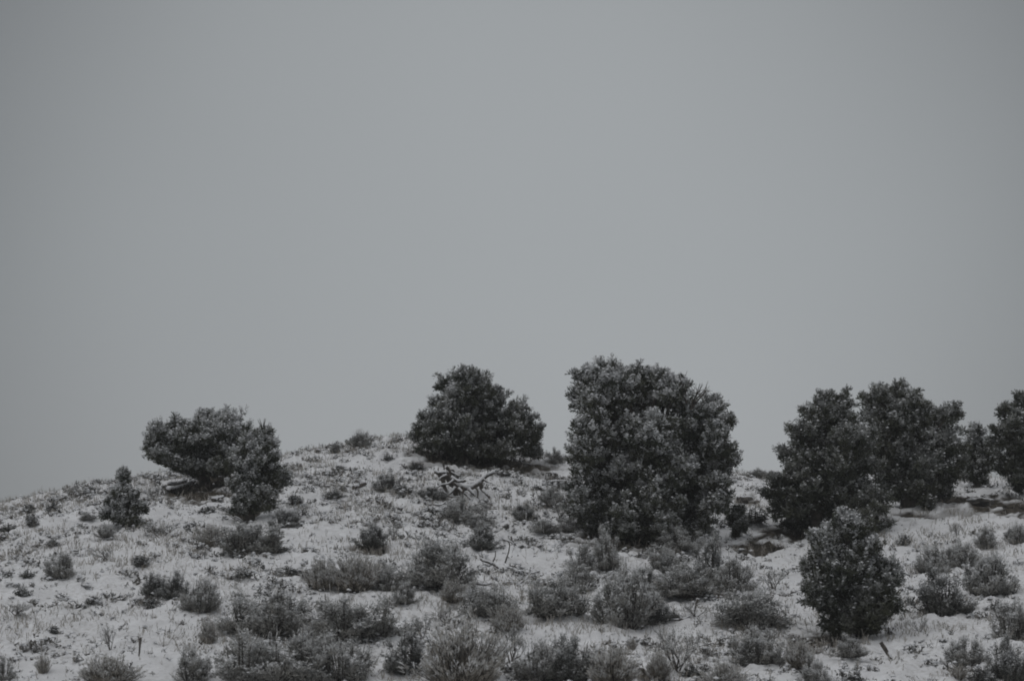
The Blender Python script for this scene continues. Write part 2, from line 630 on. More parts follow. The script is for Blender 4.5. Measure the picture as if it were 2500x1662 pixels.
        m_ = norm(rng.normal(0, 1, (nb, 3)))
        p.append(c + m_ * r * rng.uniform(0.35, 0.62, (nb, 1)))
        n.append(m_)
        sn.append(np.full(nb, -0.7))
        p, n, sn = np.concatenate(p), np.concatenate(n), np.concatenate(sn)
        gz = ground(p[:, 0] + b0[0], p[:, 1] + b0[1]) - b0[2]
        keep = p[:, 2] > gz + 0.04
        p, n, sn = p[keep], n[keep], sn[keep]
        if not len(p):
            continue
        ax = norm(n * np.array([1, 1, 0.8]) + UP * 0.42 + rng.normal(0, 0.25, n.shape))
        mt_ = 3
        P, A = np.repeat(p, mt_, 0), np.repeat(ax, mt_, 0)
        u = rng.random(len(P)) ** 1.2
        lat = rng.normal(0, 1, P.shape)
        lat = lat - (lat * A).sum(1, keepdims=True) * A
        lat[:, 2] *= 0.7
        pos = P - A * (u * tuft * 1.6)[:, None] + lat * (tuft * 0.36)
        d = norm(A * 0.9 + UP * 0.35 + lat * 0.35 + rng.normal(0, 0.3, P.shape))
        patch = fbm(pos[:, 0] * 3.1 + seed * 3 + pos[:, 1], pos[:, 2] * 3.7 + 9.0, seed, 3)
        hgt = np.repeat(n[:, 2], mt_) * 0.75 + lat[:, 2] * 0.22 - u * 0.25 + np.repeat(sn, mt_) + (patch - 0.5) * 0.9
        ex = np.clip((hgt + 0.05 + rng.normal(0, 0.34, len(hgt))) * 2.3, 0, 1) * snow * np.clip(low + (1.25 - low) * pos[:, 2] / top, low, 1.05)
        ln = rng.uniform(0.75, 1.25, len(pos)) * tuft
        needles(gc, pos, d, ln, ln * 0.24, np.clip(ex * 0.95, 0, 0.95), 6, 0.5, rng)
        w = rng.random(len(pos)) < np.clip(ex * 0.75, 0, 0.75)
        lumps(gs, pos[w] + d[w] * (ln[w] * 0.85)[:, None] + UP * 0.02, ln[w] * rng.uniform(0.16, 0.44, w.sum()) , 0.55, rng)
    cr = link('crown', gc.mesh('crown', M['needle']), root)
    if gs.v:
        tag(link('snow_cover', gs.mesh('snow_cover', M['snow'], True), cr), kind='stuff')
    for (bx, by, tx, ty, n) in bare_branches:
        gb = Geo()
        A, B = at(bx, by, b0[1] - 0.9) - b0, at(tx, ty, b0[1] - 1.0) - b0
        for k in range(n):
            q = A + (B - A) * rng.uniform(0.6, 1.05) + rng.normal(0, 0.09, 3)
            m_ = (A + q) / 2 + rng.normal(0, 0.03, 3)
            tube(gb, [A, m_, q], [0.022, 0.014, 0.006], 4)
            for _ in range(4):
                a = m_ + (q - m_) * rng.random()
                tube(gb, [a, a + norm(q - A + rng.normal(0, .6, 3)) * 0.2], [0.007, 0.004], 3)
        link('bare_branch', gb.mesh('bare_branch', M['wood']), root)
    return root


pine('small slender young pine at the far left, frosted grey green', (320, 1286),
     [(302, 1160, 14, 17), (300, 1182, 26, 20), (316, 1202, 28, 22), (288, 1212, 32, 20), (318, 1228, 40, 24), (286, 1240, 38, 22), (322, 1252, 42, 24), (296, 1264, 38, 18), (328, 1274, 28, 14), (262, 1256, 22, 14), (346, 1240, 20, 14), (276, 1222, 20, 14)], 1.5, 0.9, 0.06, 3, 0.09, 27)
pine('flat topped pine leaning left over bare brown earth, left group', (500, 1190),
     [(378, 1050, 28, 28), (385, 1085, 38, 34), (410, 1115, 50, 28), (445, 1040, 42, 32), (455, 1080, 55, 45), (505, 1020, 28, 28), (520, 1070, 60, 55),
      (555, 1030, 42, 36), (585, 1070, 40, 45), (470, 1126, 52, 26), (438, 1132, 40, 16), (530, 1108, 52, 34), (495, 1146, 44, 20), (530, 1150, 40, 20), (548, 1130, 42, 32), (565, 1100, 40, 40)], 0.9, 0.8, 0.15, 5, 0.115, 24)
pine('bushy upright pine in front of the leaning one, left group', (607, 1264),
     [(640, 1052, 27, 22), (615, 1085, 45, 40), (655, 1100, 38, 42), (600, 1130, 48, 42), (655, 1145, 48, 42), (600, 1180, 48, 40), (645, 1195, 50, 36),
      (605, 1225, 50, 30), (645, 1232, 36, 24), (694, 1172, 22, 18), (585, 1245, 28, 12)], 1.0, 0.8, 0.12, 8, 0.10, 28)
pine('broad rounded pine alone on the crest above the dead stump', (1130, 1128),
     [(1140, 920, 34, 24), (1102, 942, 46, 36), (1168, 945, 54, 40), (1120, 985, 74, 42), (1205, 985, 50, 44), (1055, 1028, 40, 32), (1105, 1040, 80, 45),
      (1035, 1070, 44, 28), (1090, 1085, 70, 26), (1170, 1055, 80, 50), (1258, 1030, 60, 46), (1285, 1072, 44, 42), (1200, 1100, 62, 24), (1290, 1104, 36, 18), (1090, 1058, 80, 30)],
     0.75, 0.85, 0.18, 13, 0.115, 24)
pine('largest pine, tall and thick, right of the middle, snow on its boughs', (1571, 1328),
     [(1480, 905, 36, 28), (1440, 935, 48, 38), (1500, 935, 62, 46), (1560, 915, 45, 34), (1612, 915, 24, 30), (1420, 970, 46, 36), (1480, 985, 75, 50), (1580, 965, 75, 55), (1645, 960, 48, 44),
      (1738, 985, 28, 26), (1705, 1020, 66, 48), (1775, 1030, 22, 26), (1435, 1055, 55, 50), (1500, 1075, 80, 66), (1590, 1060, 85, 66), (1680, 1075, 80, 66), (1748, 1085, 50, 50), (1775, 1128, 36, 40),
      (1425, 1120, 50, 52), (1500, 1160, 85, 66), (1600, 1150, 95, 75), (1700, 1155, 78, 62), (1745, 1185, 42, 38), (1430, 1190, 52, 40), (1425, 1235, 45, 42), (1490, 1245, 75, 48), (1580, 1240, 90, 56), (1675, 1235, 80, 58),
      (1745, 1240, 38, 38), (1470, 1290, 75, 34), (1570, 1290, 90, 36), (1690, 1290, 58, 36)],
     1.15, 0.85, 0.24, 21, 0.125, 23, [(1686, 1000, 1716, 936, 7), (1676, 985, 1672, 918, 4)])
pine('large pine, left of the right hand group, sloping left side', (1990, 1300),
     [(2012, 975, 32, 26), (2060, 978, 38, 32), (1995, 1010, 42, 36), (2045, 1030, 66, 50), (1965, 1055, 48, 38), (2020, 1085, 80, 52), (2090, 1080, 58, 55), (1945, 1110, 52, 42), (2010, 1140, 85, 50), (2090, 1150, 66, 55),
      (1925, 1170, 62, 40), (1890, 1205, 40, 24), (1980, 1200, 85, 44), (2070, 1215, 75, 50), (1925, 1235, 60, 36), (2010, 1255, 85, 40), (2100, 1250, 60, 46), (1960, 1280, 60, 26), (2125, 1272, 55, 36), (2055, 1288, 70, 26), (2145, 1225, 40, 40)],
     0.50, 0.85, 0.2, 34, 0.12, 23)
pine('round topped pine behind, in the middle of the right hand group', (2215, 1238),
     [(2140, 965, 40, 26), (2195, 960, 55, 30), (2235, 985, 42, 36), (2150, 1010, 55, 46), (2215, 1035, 66, 50), (2265, 1025, 30, 38), (2325, 1010, 36, 32), (2310, 1050, 45, 40), (2150, 1080, 60, 50), (2235, 1095, 75, 52), (2310, 1100, 52, 48),
      (2180, 1150, 65, 48), (2260, 1155, 70, 45), (2315, 1160, 42, 36), (2230, 1195, 60, 30), (2295, 1200, 45, 26), (2270, 1228, 22, 22), (2185, 1205, 55, 32), (2340, 1130, 32, 34)],
     0.58, 0.85, 0.2, 55, 0.12, 23)
pine('narrow pine squeezed between the round topped pine and the right edge', (2385, 1190),
     [(2385, 1055, 24, 22), (2372, 1085, 24, 26), (2400, 1095, 24, 30), (2375, 1125, 30, 28), (2395, 1140, 30, 28), (2368, 1160, 28, 18), (2410, 1120, 28, 34), (2390, 1172, 30, 16)], 0.85, 0.9, 0.09, 60, 0.11, 24)
pine('dark pine cut off by the right edge of the picture', (2520, 1214),
     [(2460, 1005, 26, 24), (2500, 990, 30, 32), (2470, 1045, 48, 42), (2540, 1030, 60, 60), (2440, 1075, 28, 28), (2495, 1095, 60, 46), (2560, 1110, 60, 56), (2470, 1135, 48, 34), (2530, 1165, 66, 38), (2490, 1185, 36, 24), (2560, 1180, 50, 30)],
     0.4, 0.85, 0.2, 71, 0.12, 24)
pine('short dense pine in the right foreground with a snowy top', (2062, 1556),
     [(2062, 1270, 34, 24), (2026, 1294, 40, 30), (2094, 1292, 48, 36), (1988, 1405, 44, 48), (1996, 1460, 46, 42), (2180, 1400, 34, 40), (2010, 1325, 48, 36), (2075, 1335, 62, 42), (2125, 1340, 46, 34), (2000, 1375, 48, 46), (2065, 1390, 75, 50), (2140, 1390, 55, 42), (2015, 1430, 60, 46), (2090, 1445, 75, 46),
      (2165, 1440, 46, 44), (2035, 1490, 60, 42), (2105, 1500, 75, 42), (2165, 1490, 42, 38), (2060, 1530, 48, 26), (2120, 1535, 52, 22)],
     0.80, 0.85, 0.14, 89, 0.105, 28, (), 0.12)
pine('knee high bushy young pine beside the right foot of the largest pine', (1797, 1316),
     [(1800, 1248, 20, 16), (1792, 1268, 26, 20), (1808, 1278, 22, 22), (1796, 1298, 20, 16)], 0.5, 0.9, 0.04, 97, 0.075, 50)


# ------------------------------------------------------------------ shrubs (unit size: 1 wide, 1 tall)
def arcs(rng, n, tilt, up, lump, base=0.16):
    """stems fanning from a root: base, bend and tip of each"""
    az = rng.uniform(0, 6.283, n)
    th = rng.random(n) ** 0.6 * tilt
    a0, a1 = rng.uniform(0, 6, 2)
    ln = rng.uniform(0.70, 1.06, n) * (1 + lump * np.sin(az * 3 + a0) * np.sin(th * 5 + a1) + lump * 0.6 * np.sin(az * 7 + a1))
    br = base * np.sqrt(rng.random(n))
    b = np.stack([np.cos(az) * br, np.sin(az) * br, np.full(n, -0.06)], 1)
    tip = np.stack([np.cos(az) * np.sin(th) * 0.53 * ln, np.sin(az) * np.sin(th) * 0.53 * ln, np.cos(th) * 0.98 * ln + 0.03], 1)
    mid = b + (tip - b) * np.array([0.5 + up, 0.5 + up, 0.5 - up]) + rng.normal(0, 0.02, (n, 3))
    return b, mid, tip


def bez(b, m_, t, u):
    u = u[:, None]
    return (1 - u) ** 2 * b + 2 * u * (1 - u) * m_ + u * u * t


def make_shrub(kind, seed):
    rng = np.random.default_rng(seed)
    gst, gl, gs = Geo(), Geo(), Geo()
    if kind in ('sage', 'dark', 'wide'):
        n = 64 if kind != 'wide' else 90
        b, m_, t = arcs(rng, n, 1.5, 0.12, 0.17)
        if kind == 'wide':                               # several root crowns grown together
            sh = rng.uniform(-0.28, 0.28, (4, 2))
            k = rng.integers(0, 4, n)
            sc = np.array([0.62, 0.62, 0.95])
            hs = rng.uniform(0.65, 1.05, 4)[k]
            for a in (b, m_, t):
                a *= sc
                a[:, :2] += sh[k]
                a[:, 2] *= hs
        for i in range(n):
            tube(gst, np.array([b[i], bez(b[i:i+1], m_[i:i+1], t[i:i+1], np.array([.5]))[0], t[i]]), [0.014, 0.009, 0.004], 3)
        # feathery plumes at the stem ends, dark gaps between them
        sel = rng.permutation(n)[:int(n * 0.8)]
        per = 64
        B, Mm, T = (np.repeat(a[sel], per, 0) for a in (b, m_, t))
        sz = np.repeat(rng.uniform(0.7, 1.25, len(sel)), per)[:, None]
        out = norm(T - B)
        q = rng.normal(0, 1, B.shape) * np.array([0.042, 0.042, 0.050]) * sz
        along = rng.uniform(-0.17, 0.05, len(B))[:, None] * sz
        pos = T * np.array([0.95, 0.95, 0.95]) + q + (out * 0.6 + UP * 0.4) * along
        d = norm(out * 0.45 + UP * 0.8 + rng.normal(0, 0.40, B.shape))
        loc = (pos[:, 2] - T[:, 2] * 0.95) / 0.10 / sz[:, 0]
        hz = np.clip(pos[:, 2], 0, 1)
        strength = {'sage': 2.1, 'wide': 1.95, 'dark': 1.3}[kind]
        pl = np.repeat(rng.uniform(0.45, 1.25, len(sel)), per)
        fr = np.clip(0.42 + 0.42 * loc + rng.normal(0, 0.22, len(loc)), 0, 1) * strength * pl * (0.35 + 0.8 * hz)
        keep = pos[:, 2] > -0.02
        ln = rng.uniform(0.030, 0.068, len(pos))
        needles(gl, pos[keep], d[keep], ln[keep], ln[keep] * 0.28, np.clip(fr[keep], 0, 0.95), 3, 0.4, rng)
        w = keep & (rng.random(len(pos)) < (0.08 if kind == 'dark' else 0.18)) & (loc > 0.0)
        lumps(gs, pos[w] + UP * 0.03, rng.uniform(0.010, 0.024, w.sum()), 0.6, rng)
        # dark leaves inside and last year's pale flower stalks above
        u = rng.uniform(0.2, 0.8, n * 30)
        B, Mm, T = (np.repeat(a, 30, 0) for a in (b, m_, t))
        pos = bez(B, Mm, T, u) + rng.normal(0, 0.03, B.shape)
        ln = rng.uniform(0.03, 0.06, len(pos))
        needles(gl, pos, norm(UP + rng.normal(0, 0.6, pos.shape)), ln, ln * 0.3, np.zeros(len(pos)), 3, 0.5, rng)
        top_ = t[t[:, 2] > 0.45]
        if len(top_):
            pos = np.repeat(top_, 5, 0) + rng.normal(0, 0.04, (len(top_) * 5, 3))
            needles(gl, pos, norm(UP + (pos - b.mean(0)) * 0.5 + rng.normal(0, 0.15, pos.shape)), rng.uniform(0.08, 0.20, len(pos)), np.full(len(pos), 0.007), rng.uniform(0.25, 0.65, len(pos)), 2, 0.12, rng)
        leaf = M['dark_leaf'] if kind == 'dark' else M['sage']
    elif kind == 'rabbit':
        n = 190
        b, m_, t = arcs(rng, n, 1.3, 0.04, 0.2, 0.17)
        for i in range(n):
            tube(gst, np.array([b[i], bez(b[i:i+1], m_[i:i+1], t[i:i+1], np.array([.5]))[0], t[i]]), [0.008, 0.006, 0.003], 3)
        per = 26
        B, Mm, T = (np.repeat(a, per, 0) for a in (b, m_, t))
        u = 1 - rng.random(len(B)) ** 1.3 * 0.75
        pos = bez(B, Mm, T, u) + rng.normal(0, 0.03, B.shape)
        d = norm(norm(T - B) + UP * 0.3 + rng.normal(0, 0.22, B.shape))
        ln = rng.uniform(0.05, 0.10, len(pos))
        fr = np.clip((u - 0.6) * 1.3, 0, 1) * rng.uniform(0.2, 1.6, len(u)) * 1.5
        needles(gl, pos, d, ln, ln * 0.16, np.clip(fr, 0, 0.9), 3, 0.2, rng)
        w = (rng.random(len(pos)) < 0.08) & (u > 0.7)
        lumps(gs, pos[w] + UP * 0.02, rng.uniform(0.008, 0.02, w.sum()), 0.6, rng)
        leaf = M['tan_leaf']
    elif kind == 'twig':
        def grow(p, d, ln, r, lev):
            q = p + d * ln
            mid = (p + q) / 2 + rng.normal(0, ln * 0.08, 3)
            tube(gst, [p, mid, q], [r, r * 0.85, r * 0.65], 5 if lev < 2 else 3)
            if rng.random() < 0.8 and abs(d[2]) < 0.9:
                w_ = np.array([mid + UP * r, (mid + q) / 2 + UP * r])
                lumps(gs, w_, np.full(2, max(r * 1.3, 0.012)), 0.6, rng)
            if lev >= 4:
                return
            for _ in range(2 if lev < 3 else 3):
                grow(q if rng.random() < 0.6 else mid, norm(d + rng.normal(0, 0.46, 3) + UP * 0.2), ln * rng.uniform(0.62, 0.85), r * 0.62, lev + 1)
        for _ in range(4):
            a = rng.uniform(0, 6.28)
            grow(np.array([0, 0, -0.06]), norm(np.array([math.cos(a) * 0.55, math.sin(a) * 0.55, 1.0])), 0.33, 0.026, 0)
        pos = np.concatenate([v[-2:] for v in gst.v[8:]])
        pos = np.repeat(pos, 3, 0) + rng.normal(0, 0.03, (len(pos) * 3, 3))
        d = norm(UP + rng.normal(0, 0.6, pos.shape))
        needles(gl, pos, d, np.full(len(pos), 0.05), np.full(len(pos), 0.013), rng.uniform(0, 0.8, len(pos)), 2, 0.5, rng)
        leaf = M['sage']
    elif kind == 'low':
        n = 40
        b, m_, t = arcs(rng, n, 1.45, 0.1, 0.2, 0.2)
        for i in range(n):
            tube(gst, np.array([b[i], (b[i] + t[i]) / 2, t[i]]), [0.02, 0.014, 0.008], 3)
        per = 12
        B, Mm, T = (np.repeat(a, per, 0) for a in (b, m_, t))
        u = 1 - rng.random(len(B)) * 0.7
        pos = bez(B, Mm, T, u) + rng.normal(0, 0.05, B.shape)
        d = norm(UP * 0.8 + rng.normal(0, 0.6, B.shape))
        ln = rng.uniform(0.08, 0.16, len(pos))
        needles(gl, pos, d, ln, ln * 0.35, np.clip(rng.normal(0.08, 0.2, len(pos)) + (u - .8) * .5, 0, 0.7), 3, 0.5, rng)
        w = (rng.random(len(pos)) < 0.10) & (u > 0.55)
        lumps(gs, pos[w] + UP * 0.04, rng.uniform(0.04, 0.11, w.sum()), 0.5, rng)
        leaf = M['dark_leaf']
    elif kind == 'grass':
        n = 230
        b, m_, t = arcs(rng, n, 1.1, -0.08, 0.1, 0.12)
        for i in range(0, n, 8):
            tube(gst, np.array([b[i], (b[i] + t[i]) / 2, t[i]]), [0.01, 0.008, 0.004], 3)
        for ua, ub in ((0.0, 0.55), (0.5, 1.0)):
            A = bez(b, m_, t, np.full(n, ua))
            E = bez(b, m_, t, np.full(n, ub))
            L_ = np.linalg.norm(E - A, axis=1)
            needles(gl, A, norm(E - A), L_, np.full(n, 0.022), rng.uniform(0, 0.5, n) * ub, 1, 0.05, rng)
        lumps(gs, t[:14] * np.array([1, 1, 0.9]), rng.uniform(0.02, 0.04, 14), 0.6, rng)
        leaf = M['tan_leaf']
    out = {'stems': gst.mesh('stems', M['wood'] if kind in ('twig',) else M['bark']), 'foliage': gl.mesh('foliage', leaf)}
    if gs.v:
        out['snow_cover'] = gs.mesh('snow_cover', M['snow'], True)
    return out


LIB = {}
for kind, cnt in (('sage', 6), ('dark', 5), ('wide', 4), ('rabbit', 4), ('twig', 4), ('low', 6), ('grass', 3)):
    LIB[kind] = [make_shrub(kind, 100 + 17 * i + len(kind) * 7) for i in range(cnt)]
NAMES = {'sage': ('sagebrush', 'shrub', 'sagebrush on the hillside'), 'dark': ('dark_shrub', 'shrub', 'dark leafy shrubs on the hillside'),
         'wide': ('sagebrush', 'shrub', 'sagebrush on the hillside'), 'rabbit': ('rabbitbrush', 'shrub', 'tan brush on the hillside'),
         'twig': ('bare_shrub', 'shrub', 'leafless shrubs on the hillside'), 'low': ('low_shrub', 'shrub', 'low dark shrubs on the hillside'),
         'grass': ('bunchgrass', 'grass', 'dry grass clumps on the hillside')}
SR = np.random.default_rng(4)
ALL_SHRUBS = []
GROW = 1.1


def shrub(kind, px, py, w, h, label):
    p = spot(px, py)
    s = p[1] / FPX
    nm, cat, grp = NAMES[kind]
    o = link(nm, None)
    o.location = (p[0], p[1], p[2] - 0.02)
    o.rotation_euler = (0, 0, SR.uniform(0, 6.28))
    ws, hs = w * s, h * s
    ws, hs = ws * GROW * 1.12, hs * GROW * 0.82
    o.scale = (ws, ws * SR.uniform(0.85, 1.05), hs)
    tag(o, label, cat, grp)
    v = LIB[kind][SR.integers(0, len(LIB[kind]))]
    for part, me in v.items():
        c_ = link(part, me, o)
        if part == 'snow_cover':
            tag(c_, kind='stuff')
    ALL_SHRUBS.append((p[0], p[1], ws / 2))


